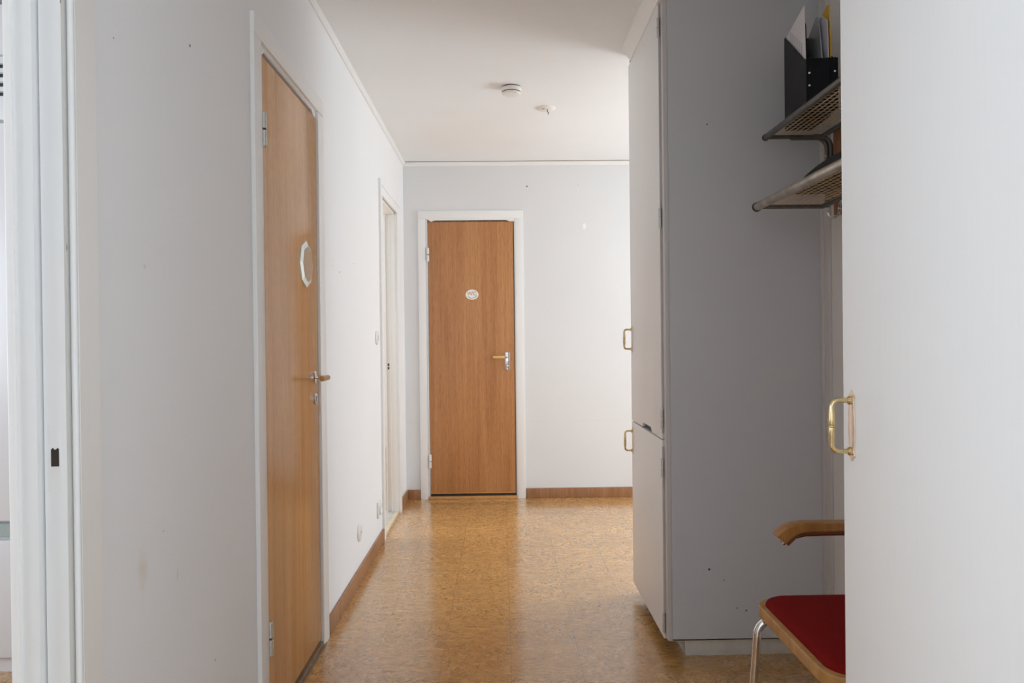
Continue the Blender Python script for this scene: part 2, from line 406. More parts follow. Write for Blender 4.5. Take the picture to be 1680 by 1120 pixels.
def boxes(name, lst, mat, parent=None, origin=None, bev=0.0):
    bm = BM()
    for a, b in lst: box(bm, a, b, bev)
    return obj(name, bm, mat, parent, origin)
def structure(name, lst, mat, label, cat, bev=0.0):
    return tag(boxes(name, lst, mat, bev=bev), label, cat, kind='structure')

# ------------------------------------------------------------------ setting
CH = 2.507     # ceiling height
FY = 5.40      # far wall
XR = 1.21      # niche wall
bm = BM(); box(bm, (-3.2, -2.3, -.08), (4.0, FY+.12, 0))
tag(obj('floor', bm, 'cork'), 'brown cork tile floor of the hall', 'floor', kind='structure')
structure('ceiling', [((-3.2, -2.3, CH), (4.0, FY+.12, CH+.1))], 'ceiling', 'white painted ceiling', 'ceiling')
D1 = (2.185, 2.850, 2.075)            # opening of the near door: y0, y1, top
D2 = (4.365, 4.985, 2.075)
D0 = (0.35, 1.218, 2.09)
LB = LW-.075
structure('wall_left', [((LB, -2.3, 0), (LW, D0[0], CH)), ((LB, D0[0], D0[2]), (LW, D0[1], CH)), ((LB, D0[1], 0), (LW, D1[0], CH)),
    ((LB, D1[0], D1[2]), (LW, D1[1], CH)), ((LB, D1[1], 0), (LW, D2[0], CH)), ((LB, D2[0], D2[2]), (LW, D2[1], CH)),
    ((LB, D2[1], 0), (LW, FY, CH))], 'wall_left', 'white wall with three doorways on the left', 'wall')
F1 = (-0.545, 0.106, 2.08)
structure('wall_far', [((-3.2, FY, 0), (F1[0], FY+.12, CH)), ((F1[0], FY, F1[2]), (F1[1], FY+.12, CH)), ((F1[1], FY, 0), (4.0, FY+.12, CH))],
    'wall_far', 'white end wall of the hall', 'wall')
structure('wall_right', [((XR, -2.3, 0), (XR+.12, 3.39, CH)), ((XR+.12, 3.27, 0), (4.0, 3.39, CH))], 'wall_right', 'grey white wall at the back of the coat niche', 'wall')
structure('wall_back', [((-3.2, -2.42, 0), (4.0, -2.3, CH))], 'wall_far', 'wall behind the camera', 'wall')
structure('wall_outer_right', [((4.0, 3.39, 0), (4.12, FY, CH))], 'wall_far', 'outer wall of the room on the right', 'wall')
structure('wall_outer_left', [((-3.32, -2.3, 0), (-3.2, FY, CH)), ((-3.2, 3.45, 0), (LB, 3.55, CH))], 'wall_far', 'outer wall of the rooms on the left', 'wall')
# cover mouldings in the ceiling angle
bm = BM()
prism(bm, [(LW, 1.3, CH), (LW+.017, 1.3, CH), (LW+.019, 1.3, CH-.012), (LW+.008, 1.3, CH-.026), (LW, 1.3, CH-.026)], (0, FY-1.3, 0))
tag(obj('trim_1', bm, 'trim'), 'thin white moulding between left wall and ceiling', 'moulding', kind='structure')
bm = BM()
prism(bm, [(LW, FY, CH-.005), (LW, FY-.016, CH-.005), (LW, FY-.016, CH-.02), (LW, FY-.006, CH-.032), (LW, FY, CH-.032)], (2.3, 0, 0))
tag(obj('trim_2', bm, 'trim'), 'thin white moulding along the top of the far wall', 'moulding', kind='structure')
structure('trim_3', [((LW+.02, FY-.012, CH-.006), (1.6, FY, CH))], 'joint', 'brown open joint above the far wall moulding', 'moulding')
# corner strip where the wardrobe meets the niche wall
structure('trim_4', [((1.194, 2.672, 0.0), (1.21, 2.69, CH)), ((1.2, 2.63, 0.0), (1.21, 2.672, CH))], 'niche_strip', 'vertical cover strip in the corner of the coat niche', 'moulding', .003)
def baseboard(name, lst, label):
    return structure(name, lst, 'base_oak', label, 'baseboard', .003)
BB = .075
baseboard('baseboard_left', [((LW, 1.29, 0), (LW+.013, 2.09, BB)), ((LW, 2.925, 0), (LW+.013, 4.305, BB)), ((LW, 5.085, 0), (LW+.013, FY-.013, BB))], 'brown wooden baseboard along the left wall')
baseboard('baseboard_far', [((LW+.013, FY-.013, 0), (-.612, FY, BB)), ((.176, FY-.013, 0), (2.4, FY, BB))], 'brown wooden baseboard along the far wall')

# ------------------------------------------------------------------ door 1: wooden door on the left (hinged at its near edge)
CX = -0.702   # face of the casings on the left wall
d1 = thing('door_1', (LW, 2.515, 0), 'wooden door with octagonal plaque in the left wall', 'door', kind='structure')
SY0, SY1, SX = 2.198, 2.826, -0.712
boxes('door_leaf', [((SX-.038, SY0, .035), (SX, SY1, 2.058))], 'door_near', d1, bev=.0015)
lf = boxes('door_jamb', [((LB, D1[0], 0), (SX-.001, SY0-.003, D1[2])), ((LB, SY1+.012, 0), (LW, D1[1], D1[2])), ((LB, SY0, 0.0), (SX-.045, SY0+.02, 2.06)), ((LB, SY1-.02, 0.0), (SX-.045, SY1+.013, 2.06))], 'jamb', d1)
boxes('door_gap', [((SX-.06, SY1, .03), (SX-.012, SY1+.012, 2.06)), ((SX-.06, SY0, 2.06), (SX-.02, SY1+.012, D1[2]))], 'dark_gap', d1)
def casing_side(bm, y0, y1, ztop, x0, x1):
    box(bm, (x0, y0, 0), (x1, y1, ztop), .0025)
bm = BM()
box(bm, (LW, 2.106, 0), (CX, 2.172, 2.088), .0015)
obj('door_casing', bm, 'trim', d1)
bm = BM()
box(bm, (LW, 2.838, 0), (CX, 2.922, 2.085), .0025)
obj('door_casing', bm, 'trim', d1)
bm = BM()
box(bm, (LW, 2.106, 2.088), (CX+.0005, 2.922, 2.150), .0025)
obj('door_casing', bm, 'trim', d1)
# head strip with a ventilation slot cut along its lower edge
def head_pts(a0, a1, ztop, zlow, zslot, inset, cham):
    return [(a0, ztop), (a1, ztop), (a1, zlow), (a1-inset, zlow), (a1-inset-cham*.4, zlow+(zslot-zlow)*.7), (a1-inset-cham, zslot),
            (a0+inset+cham, zslot), (a0+inset+cham*.4, zlow+(zslot-zlow)*.7), (a0+inset, zlow)]
bm = BM()
prism(bm, [(SX-.012, a, z) for a, z in head_pts(2.172, 2.838, 2.092, 2.06, 2.078, .035, .035)], (.012, 0, 0), .001)
obj('head_strip', bm, 'trim', d1)
boxes('threshold', [((LB, SY0, 0), (LW+.01, SY1+.012, .022)), ((LW+.008, SY0-.03, 0), (LW+.016, SY1+.04, .008))], 'sill', d1, bev=.002)
def hinge(parent, y, z, x, r=.0085, h=.10, ax='y', mat='hinge'):
    bm = BM()
    for z0, z1 in ((z-h/2, z-.003), (z+.003, z+h/2)):
        lathe(bm, (x, y, z0), (0, 0, 1), [(0, 0), (r*.8, 0), (r, .002), (r, z1-z0-.002), (r*.8, z1-z0), (0, z1-z0)], 14)
    return obj('hinge', bm, mat, parent)
for z in (1.835, .295):
    h = hinge(d1, SY0+.004, z, SX+.004, .0085, .105)
    bm = BM(); lathe(bm, (SX+.004, SY0+.004, z-.003), (0, 0, 1), [(.006, 0), (.006, .006)], 12); obj('hinge_pin', bm, 'dark_grey', h)
# lever: round rose, chrome neck, wooden grip pointing to the hinge side
ly, lz = 2.777, 1.055
bm = BM(); lathe(bm, (SX, ly, lz), (1, 0, 0), [(.025, 0), (.025, .003), (.022, .007), (.013, .008), (.0, .008)], 28)
tube(bm, [(SX, ly, lz), (SX+.045, ly, lz), (SX+.052, ly-.004, lz), (SX+.054, ly-.014, lz)], .0075)
lv = obj('lever_handle', bm, 'chrome', d1)
bm = BM(); tube(bm, [(SX+.054, ly-.012, lz), (SX+.054, ly-.016, lz), (SX+.054, ly-.105, lz), (SX+.054, ly-.112, lz)], [.0075, .0098, .0102, .0085], 16)
tag(obj('grip', bm, 'wood_grip', lv), 'brown wooden grip')
bm = BM(); lathe(bm, (SX, 2.778, .974), (1, 0, 0), [(.022, 0), (.022, .003), (.019, .006), (0, .006)], 28)
esc = obj('keyhole_escutcheon', bm, 'satin', d1)
bm = BM(); lathe(bm, (SX+.0055, 2.778, .979), (1, 0, 0), [(.0045, 0), (.0045, .0015), (0, .0015)], 12)
box(bm, (SX+.0055, 2.7758, .962), (SX+.007, 2.7802, .979)); obj('keyhole', bm, 'rubber', esc)

# octagonal bevelled plaque on that door
oy, oz, orad = 2.668, 1.475, .086
pq = thing('octagonal_plaque', (SX, oy, oz-orad), 'white edged octagonal plaque on the near wooden door', 'plaque')
def octo(r, x): return [(x, oy+r*math.cos(PI/8*0+k*PI/4), oz+r*math.sin(k*PI/4)) for k in range(8)]
bm = BM()
A = [bm.verts.new(p) for p in octo(orad, SX)]; B = [bm.verts.new(p) for p in octo(orad, SX+.004)]; C_ = [bm.verts.new(p) for p in octo(orad-.019, SX+.009)]
bm.faces.new(A[::-1])
for k in range(8):
    j = (k+1) % 8
    bm.faces.new((A[k], A[j], B[j], B[k])); bm.faces.new((B[k], B[j], C_[j], C_[k]))
bm.faces.new(C_)
obj('bevelled_rim', bm, 'mirror_bevel', pq, sharp=5)
bm = BM(); prism(bm, octo(orad-.021, SX+.0085), (.0015, 0, 0)); obj('face_panel', bm, 'plaque_face', pq)

# ------------------------------------------------------------------ door 2: open doorway further along the left wall
d2 = thing('door_2', (LW, 4.68, 0), 'open white doorway at the far end of the left wall', 'doorway', kind='structure')
boxes('door_casing', [((LW, 4.305, 0), (CX, 4.368, 2.15))], 'trim', d2, bev=.001)
boxes('door_casing', [((LW, 4.995, 0), (CX, 5.08, 2.06))], 'trim', d2, bev=.002)
boxes('door_casing', [((LW, 4.369, 2.06), (CX, 5.08, 2.112))], 'trim', d2, bev=.001)
boxes('casing_cap', [((LW, 4.369, 2.112), (CX+.003, 5.084, 2.122))], 'trim', d2, bev=.001)
bm = BM()
box(bm, (LB, 4.965, 0), (-.722, 4.985, 2.06), .002)          # rebate part with the strike plate
box(bm, (LB-.01, 4.950, 0), (-.782, 4.966, 2.06), .003)       # stop
box(bm, (-.760, 4.958, 0), (-.755, 4.966, 2.06), .001)
box(bm, (LB-.01, 4.365, 0), (-.722, 4.385, 2.06), .002)
box(bm, (LB-.01, 4.365, 2.045), (-.722, 4.985, 2.062), .002)
obj('door_jamb', bm, 'casing', d2)
boxes('threshold', [((LB-.01, 4.385, 0), (LW-.02, 4.965, .018))], 'grey_floor', d2, bev=.002)
tag(boxes('threshold_strip', [((LW-.02, 4.37, 0), (LW+.006, 4.985, .020))], 'sill_light', d2, bev=.004), 'pale wooden threshold strip')
boxes('strike_plate', [((-.776, 4.962, .985), (-.762, 4.965, 1.04))], 'white_plastic', d2)
boxes('strike_hole', [((-.7745, 4.9612, 1.012), (-.7645, 4.9622, 1.03)), ((-.7745, 4.9612, .99), (-.7645, 4.9622, 1.006))], 'rubber', d2)
tag(boxes('worn_edge', [((-.7975, 4.9485, .03), (-.7915, 4.951, .46))], 'sill_light', d2), 'bare wood strip on the lower jamb')

# ------------------------------------------------------------------ door 3: near doorway at the left edge of the picture
d3 = thing('door_3', (LW, .8, 0), 'white door frame at the left edge with empty strike hole', 'door frame', kind='structure')
J = 1.20
bm = BM(); box(bm, (-.7485, J-.004, 0), (-.712, J+.02, 2.07), .0008); box(bm, (-.757, J+.004, 0), (-.748, J+.02, 2.07))
jb = obj('door_jamb', bm, 'jamb', d3)
boxes('door_jamb', [((LB, D0[0]-.02, 0), (-.712, D0[0]+.004, 2.07)), ((LB, D0[0], 2.06), (-.712, D0[1], D0[2]))], 'jamb', d3)
bm = BM(); box(bm, (-.7815, J-.017, 0), (-.7515, J+.01, 2.07), .0012)
obj('door_stop', bm, 'jamb', d3)
bm = BM(); box(bm, (-.794, J-.023, 0), (-.781, J+.01, 2.09), .002, 3)
obj('room_casing', bm, 'trim', d3)
bm = BM(); box(bm, (-.7125, J+.013, 0), (-.704, J+.02, 2.07), .0006); box(bm, (-.7122, J-.0042, .0), (-.7115, J+.013, 2.07))
obj('worn_edge', bm, 'chipped', d3)
bm = BM()
prism(bm, [(-.704, J+.013, 0), (-.7, J+.016, 0), (-.700, J+.076, 0), (-.703, J+.08, 0), (LW, J+.08, 0), (LW, J+.02, 0), (-.704, J+.02, 0)], (0, 0, 2.07))
obj('door_casing', bm, 'casing', d3)
bm = BM(); tube(bm, [(-.7035, J+.0085, 0), (-.7035, J+.0085, 2.08)], .0055, 12); obj('bead', bm, 'jamb', d3)
boxes('door_casing', [((LW, D0[0]-.065, 0), (-.7, D0[0], 2.07))], 'casing', d3, bev=.002)
boxes('door_casing', [((LW, D0[0]-.065, 2.07), (-.7, J+.08, 2.132))], 'casing', d3, bev=.002)
# mortise hole, notched at its upper edge
bm = BM()
ox0 = .0228
prism(bm, [(x+ox0, J-.0046, z) for x, z in ((-.7602, .997), (-.7472, .997), (-.7472, 1.025), (-.749, 1.0275), (-.7518, 1.025), (-.7545, 1.0245), (-.757, 1.0275), (-.7602, 1.0245))], (0, .001, 0))
obj('strike_hole', bm, 'dark_gap', jb)
bm = BM(); box(bm, (-.742, J-.0043, .955), (-.721, J-.0036, 1.065), .0003); obj('filled_recess', bm, 'jamb', jb)

# tall white appliance seen through that doorway
fr = thing('tall_cabinet', (-1.95, 2.95, 0), 'tall white cupboard with black vent slits seen through the near doorway', 'cupboard')
fx0, fx1, fy = -2.5, -1.4, 2.65
boxes('body', [((fx0, fy+.02, 0), (fx1, fy+.6, 2.42))], 'fridge', fr)
g = boxes('vent_panel', [((fx0, fy, 2.005), (fx1, fy+.02, 2.42))], 'fridge', fr, bev=.003)
for k in range(4):
    z = 2.090+k*.0335
    boxes('vent_slit', [((fx0+.1, fy-.001, z), (fx1-.1, fy+.004, z+.012))], 'rubber', g)
    boxes('vent_lip', [((fx0+.1, fy-.004, z+.012), (fx1-.1, fy+.002, z+.017))], 'fridge_gap', g)
boxes('vent_lip', [((fx0+.1, fy-.003, 2.232), (fx1-.1, fy+.002, 2.238))], 'fridge_gap', g)
boxes('upper_door', [((fx0, fy-.005, .555), (fx1, fy+.02, 1.992))], 'fridge', fr, bev=.004)
boxes('lower_door', [((fx0, fy-.005, .06), (fx1, fy+.02, .485))], 'fridge', fr, bev=.004)
tag(boxes('grip_rail', [((fx0, fy+.004, .497), (fx1, fy+.02, .545))], 'fridge_gap', fr), 'grey green grip rail')
boxes('door_gap', [((fx0, fy+.012, 1.99), (fx1, fy+.02, 2.006))], 'fridge_gap', fr)

# ------------------------------------------------------------------ door 4: wooden door in the far wall
d4 = thing('door_4', (-.22, FY, 0), 'wooden door with oval sign in the far wall', 'door', kind='structure')
L0, L1 = -.534, .098
fyc = FY-.013
boxes('door_leaf', [((L0, FY-.006, .042), (L1, FY+.034, 2.058))], 'door_far', d4, bev=.0015)
boxes('leaf_edge', [((L1-.004, FY-.0065, .042), (L1-.0005, FY+.03, 2.056)), ((L0+.001, FY-.0063, .0425), (L1-.001, FY+.03, .049))], 'door_edge', d4)
boxes('door_gap', [((L1, FY+.004, .01), (L1+.006, FY+.05, 2.09)), ((L0, FY+.002, .022), (L1, FY+.04, .042))], 'dark_gap', d4)
boxes('head_gap', [((L0-.005, FY+.006, 2.052), (L1+.006, FY+.05, 2.095))], 'sill', d4)
boxes('door_jamb', [((F1[0], FY-.004, 0), (L0-.004, FY+.12, 2.08)), ((L1+.006, FY-.004, 0), (F1[1]+.012, FY+.12, 2.08))], 'jamb', d4, bev=.001)
for a, b in (((-.607, fyc, 0), (-.552, FY, 2.083)), ((.112, fyc, 0), (.172, FY, 2.083))):
    boxes('door_casing', [(a, b)], 'trim', d4, bev=.0025)
boxes('door_casing', [((-.607, fyc, 2.083), (.172, FY, 2.142))], 'trim', d4, bev=.0025)
bm = BM()
prism(bm, [(a, FY-.008, z) for a, z in head_pts(-.552, .112, 2.09, 2.0605, 2.072, .045, .03)], (0, .012, 0), .001)
obj('head_strip', bm, 'trim', d4)
tag(boxes('threshold', [((L0-.01, FY-.02, 0), (L1+.014, FY+.1, .022))], 'door_edge', d4, bev=.003), 'orange wooden threshold')
for z in (1.818, .285): hinge(d4, FY-.012, z, L0-.002, .0105, .10, mat='hinge_paint')
hp = boxes('handle_plate', [((.026, FY-.011, .957), (.064, FY-.006, 1.088))], 'chrome', d4, bev=.002)
bm = BM(); tube(bm, [(.045, FY-.01, 1.053), (.045, FY-.045, 1.053), (.040, FY-.052, 1.053), (.022, FY-.053, 1.053)], .0075)
lathe(bm, (.045, FY-.01, .988), (0, -1, 0), [(.011, 0), (.012, .004), (.0085, .008), (.0095, .018), (.006, .022), (0, .022)], 18)
lv = obj('lever_neck', bm, 'chrome', hp)
bm = BM(); tube(bm, [(.024, FY-.053, 1.053), (.02, FY-.053, 1.053), (-.055, FY-.053, 1.053), (-.061, FY-.053, 1.053)], [.008, .0105, .0105, .0085], 16)
tag(obj('lever_grip', bm, 'pale_wood_grip', hp), 'pale wooden lever grip')
# oval sign
ox, ozz = -.212, 1.519
sg = thing('toilet_sign', (ox, FY-.006, ozz-.038), 'small oval white sign reading WC on the far wooden door', 'sign')
bm = BM(); lathe(bm, (ox, FY-.006, ozz), (0, -1, 0), [(.048, 0), (.048, .002), (.046, .0045), (.041, .005), (.038, .0044), (0, .0055)], 40, sq=(.80, 1))
obj('oval_plate', bm, 'porcelain', sg)
cu = bpy.data.curves.new('letters', 'FONT'); cu.body = 'WC'; cu.size = .041; cu.align_x = 'CENTER'; cu.extrude = .0004; cu.space_character = .95; cu.offset = .0006
to = bpy.data.objects.new('letters_tmp', cu); COL.objects.link(to)
bpy.context.view_layer.update()
me = bpy.data.meshes.new_from_object(to.evaluated_get(bpy.context.evaluated_depsgraph_get()))
bpy.data.objects.remove(to)
lt = bpy.data.objects.new('letters', me); COL.objects.link(lt); lt.parent = sg
lt.rotation_euler = (PI/2, 0, 0); lt.location = (0.0, -.0062, .032); me.materials.clear(); me.materials.append(M['gilt'])
bm = BM()
for i in range(22):
    a = PI*1.13 + PI*.74*i/21
    rr = random.uniform(.028, .037)
    lathe(bm, (ox+math.cos(a)*rr*1.08, FY-.0105, ozz+math.sin(a)*rr*.84), (0, -1, 0), [(random.uniform(.0015, .0034), 0), (.0015, .001), (0, .001)], 7)
obj('flower_garland', bm, 'flower', sg)

# ------------------------------------------------------------------ fittings on the left wall
def round_outlet(name, y, z, label, cat, r=.042, switch=False):
    t = thing(name, (LW, y, z-r), label, cat)
    bm = BM(); lathe(bm, (LW, y, z), (1, 0, 0), [(r, 0), (r, .006), (r-.004, .0105), (r-.012, .0115), (0, .0115)], 32)
    if not switch: 
        obj('cover', bm, 'white_plastic', t)
        bm = BM(); lathe(bm, (LW+.011, y, z), (1, 0, 0), [(.022, 0), (.021, .002), (.019, .0014), (0, .0014)], 24); obj('socket_face', bm, 'white_plastic', t)
        for s in (-1, 1):
            bm = BM(); lathe(bm, (LW+.0118, y+s*.0095, z), (1, 0, 0), [(.0035, 0), (.0035, .0012), (0, .0012)], 10); obj('pin_hole', bm, 'dark_grey', t)
    else:
        obj('cover', bm, 'white_plastic', t)
        bm = BM(); prism(bm, [(LW+.011, y-.012, z-.018), (LW+.011, y-.012, z+.018), (LW+.018, y-.012, z+.003), (LW+.015, y-.012, z-.018)], (0, .024, 0), .001)
        obj('rocker', bm, 'white_plastic', t)
    return t
round_outlet('light_switch', 4.165, 1.205, 'round white light switch on the left wall beside the far doorway', 'switch', .04, True)
round_outlet('wall_socket', 3.60, .243, 'round white socket low on the left wall', 'socket', .045)
t = thing('wall_socket_square', (LW, 4.16, .17), 'square white socket low on the left wall beside the far doorway', 'socket')
t.name = 'wall_socket'
WORLD[t.name] = Vector(t.location)
bm = BM(); box(bm, (LW, 4.118, .178), (LW+.012, 4.202, .272), .003, 3); obj('cover', bm, 'white_plastic', t)
bm = BM(); lathe(bm, (LW+.0115, 4.16, .225), (1, 0, 0), [(.03, 0), (.03, .008), (.026, .010), (.020, .003), (0, .003)], 28); obj('socket_face', bm, 'white_plastic', t)

# ------------------------------------------------------------------ ceiling fittings
sd = thing('smoke_detector', (.068, 3.80, CH), 'round white smoke detector on the ceiling', 'smoke detector')
bm = BM(); lathe(bm, (.068, 3.80, CH), (0, 0, -1), [(0, 0), (.048, 0), (.048, .007), (0, .007)], 36); tag(obj('mounting_gap', bm, 'brown_plastic', sd), 'brown mounting ring')
bm = BM(); lathe(bm, (.068, 3.80, CH-.006), (0, 0, -1), [(0, 0), (.052, 0), (.053, .004), (.053, .018), (.051, .020), (.046, .020), (0, .020)], 36); obj('base', bm, 'white_plastic', sd)
bm = BM(); lathe(bm, (.068, 3.80, CH-.026), (0, 0, -1), [(0, 0), (.047, 0), (.047, .006), (0, .006)], 36); tag(obj('vent_ring', bm, 'brown_plastic', sd), 'brown vent ring')
bm = BM(); lathe(bm, (.068, 3.80, CH-.031), (0, 0, -1), [(0, 0), (.049, 0), (.0495, .004), (.044, .009), (.02, .0115), (0, .012)], 36); obj('cap', bm, 'white_plastic', sd)
bm = BM(); lathe(bm, (.088, 3.765, CH-.040), (0, 0, -1), [(0, 0), (.006, 0), (.006, .003), (0, .003)], 14); obj('test_button', bm, 'white_plastic', sd)
cr = thing('ceiling_rose', (.272, 4.15, CH), 'white ceiling rose with small brown lamp hook', 'ceiling rose')
bm = BM(); lathe(bm, (.272, 4.15, CH), (0, 0, -1), [(0, 0), (.054, 0), (.054, .003), (.047, .009), (.03, .013), (0, .014)], 36); obj('cover', bm, 'white_plastic', cr)
bm = BM(); lathe(bm, (.256, 4.125, CH-.009), (0, 0, -1), [(.010, 0), (.010, .006), (.006, .0075), (0, .0075)], 14); obj('socket', bm, 'sill_light', cr)
bm = BM(); tube(bm, [(.278, 4.13, CH-.01), (.278, 4.13, CH-.028)] + [(.278+.007*math.sin(a), 4.13, CH-.034-.007*(1-math.cos(a))+.006) for a in (0.3, .9, 1.5, 2.2, 2.9)], .0022, 8)
obj('hook', bm, 'brown_plastic', cr)

# ------------------------------------------------------------------ cabinet bow handle
def bow_handle(parent, y, z, x, L=.126, out=.037, plate='rosy', bow='brass'):
    """plate against a door face that looks towards -x; bow stands out towards -x"""
    h = L/2
    prof = [(0, h), (.0035, h-.004), (.0045, h-.007), (.0085, h-.008), (.0105, h-.011), (.0085, h-.015), (.0075, h-.02),
            (.0085, h*.55), (.0105, h*.2), (.0115, 0)]
    right = prof + [(a, -b) for a, b in prof[::-1][1:]]
    pts = [(a, b) for a, b in right] + [(-a, b) for a, b in right[::-1][1:-1]]
    bm = BM(); prism(bm, [(x, y+a, z+b) for a, b in pts], (-.0032, 0, 0), .0008)
    pl = obj('handle_plate', bm, plate, parent)
    hb = h-.018
    P = [(x-.002, y, z+hb), (x-out+.014, y, z+hb)]
    P += arc((x-out+.012, y, z+hb-.012), (-1, 0, 0), (0, 0, 1), .012, PI/2*.85, 0, 5)
    n0 = len(P)
    mids = [.55, .35, .12, .045, .03, .0]
    rr = [.0042, .0042] + [.0042]*(6)
    Q = []; R_ = []
    for m_, q in zip((.62, .42, .22, .06, .035, .02), (.0046, .0054, .0062, .0056, .0042, .0056)):
        Q.append((x-out, y, z+hb*m_)); R_.append(q)
    Pt = P + Q; Rt = rr + R_
    full = Pt + [(a, b, 2*z-c) for a, b, c in Pt[::-1]]; fr_ = Rt + Rt[::-1]
    bm = BM(); tube(bm, full, fr_, 12)
    for s in (1, -1):
        lathe(bm, (x-.003, y, z+s*hb), (-1, 0, 0), [(.0075, 0), (.0075, .004), (.005, .007), (0, .007)], 12)
    obj('handle_bow', bm, bow, parent)

# ------------------------------------------------------------------ far wardrobe
WX, WY0, WY1 = .612, 2.69, 3.375
w = thing('wardrobe', ((WX+XR)/2, 3.03, 0), 'tall white wardrobe with grey side and two brass handles', 'wardrobe')
bm = BM()
prism(bm, [(WX+.016, WY0, .062), (XR, WY0, .062), (XR, WY0, CH), (WX+.016, WY0, CH)], (0, .02, 0))
obj('side_panel', bm, 'wardrobe_side', w)
boxes('front_stile', [((WX-.001, WY0-.0015, .062), (WX+.0155, WY0+.030, CH))], 'wardrobe_edge', w, bev=.0015)
boxes('carcass', [((WX+.018, WY0+.02, .062), (XR, WY1-.004, CH)), ((WX+.001, WY0+.03, 2.462), (WX+.018, WY1, CH)), ((WX+.001, WY0+.03, .062), (WX+.018, WY0+.04, .08))], 'dark_gap', w)
boxes('far_side_panel', [((WX+.016, WY1-.004, .062), (XR, WY1+.012, CH))], 'trim', w)
boxes('plinth', [((.678, WY0+.012, 0), (XR, WY0+.03, .062)), ((.678, WY0+.03, 0), (.695, WY1, .062))], 'plinth', w, bev=.001)
boxes('bottom_rail', [((WX+.004, WY0+.0, .060), (WX+.6, WY0+.012, .066))], 'sill_light', w)
zs = .806
DY0, DY1 = WY0+.046, WY1
dx = WX-.006
def door_piece(pts, nm='door'):
    bm = BM(); prism(bm, [(dx, y, z) for y, z in pts], (.018, 0, 0), .0015)
    return obj(nm, bm, 'wardrobe_paint', w)
sl = 3.125-2.94
up = door_piece([(DY0, zs+.003), (2.925, zs+.003), (2.945, zs+.022), (3.105, zs+.022), (3.125, zs+.003), (DY1, zs+.003), (DY1, 2.455), (DY0, 2.455)])
lo = door_piece([(DY0, .052), (DY1, .052), (DY1, zs-.003), (DY0, zs-.003)])
boxes('finger_slot', [((dx+.014, 2.92, zs-.001), (dx+.0185, 3.13, zs+.026))], 'rubber', up)
bow_handle(up, 3.345, 1.185, dx); bow_handle(lo, 3.345, .716, dx)
def whinge(parent, z):
    bm = BM()
    for a, b in ((z-.036, z-.002), (z+.002, z+.036)):
        lathe(bm, (dx-.001, DY0-.005, a), (0, 0, 1), [(0, 0), (.006, 0), (.006, b-a), (0, b-a)], 12)
    obj('hinge', bm, 'hinge', parent)
for z in (2.36, 1.645, .885): whinge(up, z)
for z in (.70, .115): whinge(lo, z)
boxes('door_edge_strip', [((dx-.0005, DY0-.002, .07), (dx+.016, DY0+.004, .78))], 'wardrobe_edge', lo)
boxes('door_edge_strip', [((dx-.0005, DY0-.002, .83), (dx+.016, DY0+.004, 2.45))], 'wardrobe_edge', up)
bm = BM()
prism(bm, [(WX, WY0, CH), (WX-.05, WY0, CH), (WX-.05, WY0, CH-.012), (WX-.028, WY0, CH-.03), (WX-.012, WY0, CH-.055), (WX, WY0, CH-.055)], (0, 3.30-WY0, 0))
obj('cornice', bm, 'trim', w)

# ------------------------------------------------------------------ near wardrobe
w2 = thing('wardrobe', ((WX+XR)/2, .65, 0), 'near white wardrobe front at the right edge with one big brass handle', 'wardrobe')
w2n = w2
nY1 = 1.277
boxes('carcass', [((WX+.014, -.30, .062), (XR, nY1-.018, CH))], 'wardrobe_edge', w2)
boxes('side_panel', [((WX+.004, nY1-.018, .0), (XR, nY1, CH))], 'trim', w2, bev=.001)
n_up = boxes('door', [((dx, .66, .06), (WX+.012, nY1+.001, 2.455))], 'wardrobe_paint', w2, bev=.002)
boxes('door', [((dx, .04, .06), (WX+.012, .655, 2.455))], 'wardrobe_paint', w2, bev=.002)
boxes('plinth', [((.678, -.30, 0), (.695, nY1-.018, .062))], 'plinth', w2)
bow_handle(n_up, 1.243, 1.041, dx, L=.124)

# ------------------------------------------------------------------ hat rack on the niche wall
hr = thing('hat_rack', (XR, 2.1, 1.66), 'steel tube hat rack with two wire shelves in the niche', 'hat rack')
RY0, RY1 = 1.45, 2.60
def shelf(zf, xf, tube_r, matf, nm):
    zr = zf+.006
    bm = BM(); tube(bm, [(xf, RY0, zf), (xf, RY1+.004, zf)], tube_r, 16)
    s = obj(nm, bm, matf, hr)
    bm = BM(); tube(bm, [(xf, RY1+.002, zf), (xf, RY1+.008, zf), (xf, RY1+.016, zf)], [tube_r*1.18, tube_r*1.18, tube_r*.9], 16)
    obj('end_cap', bm, 'rubber', s)
    bm = BM(); tube(bm, [(xf, RY0-.012, zf), (xf, RY0+.002, zf)], tube_r*1.18, 16)
    obj('end_cap', bm, 'rubber', s)
    bm = BM()
    for y in (RY0+.01, RY1-.004):
        tube(bm, [(xf, y, zf-.002), (1.165, y, zf-.002)], .0075, 10)
    tube(bm, [(1.160, RY0, zf-.002), (1.160, RY1-.002, zf-.002)], .0085, 10)
    obj('end_rail', bm, 'steel_dark', s)
    bm = BM()
    n = 9
    for i in range(1, n+1):
        x = xf+tube_r*.6+(1.155-xf-tube_r*.6)*i/(n+1)
        tube(bm, [(x, RY0, zf+.006), (x, RY1-.004, zf+.006)], .0021, 6)
    k = 0; y = RY0+.012
    while y < RY1-.01:
        # the crossing wires weave over and under
        pts = []
        for i in range(0, n*2+3):
            x = xf+(1.158-xf)*i/(n*2+2)
            pts.append((x, y, zf+.0045+.0006*(1 if (i//2+k) % 2 else -1)))
        tube(bm, pts, .0008, 5)
        y += .026; k += 1
    obj('wire_mesh', bm, 'wire', s)
    return s
shelf(1.910, .962, .0105, 'steel_dark', 'upper_shelf')
shelf(1.660, .928, .0145, 'steel_rack', 'lower_shelf')
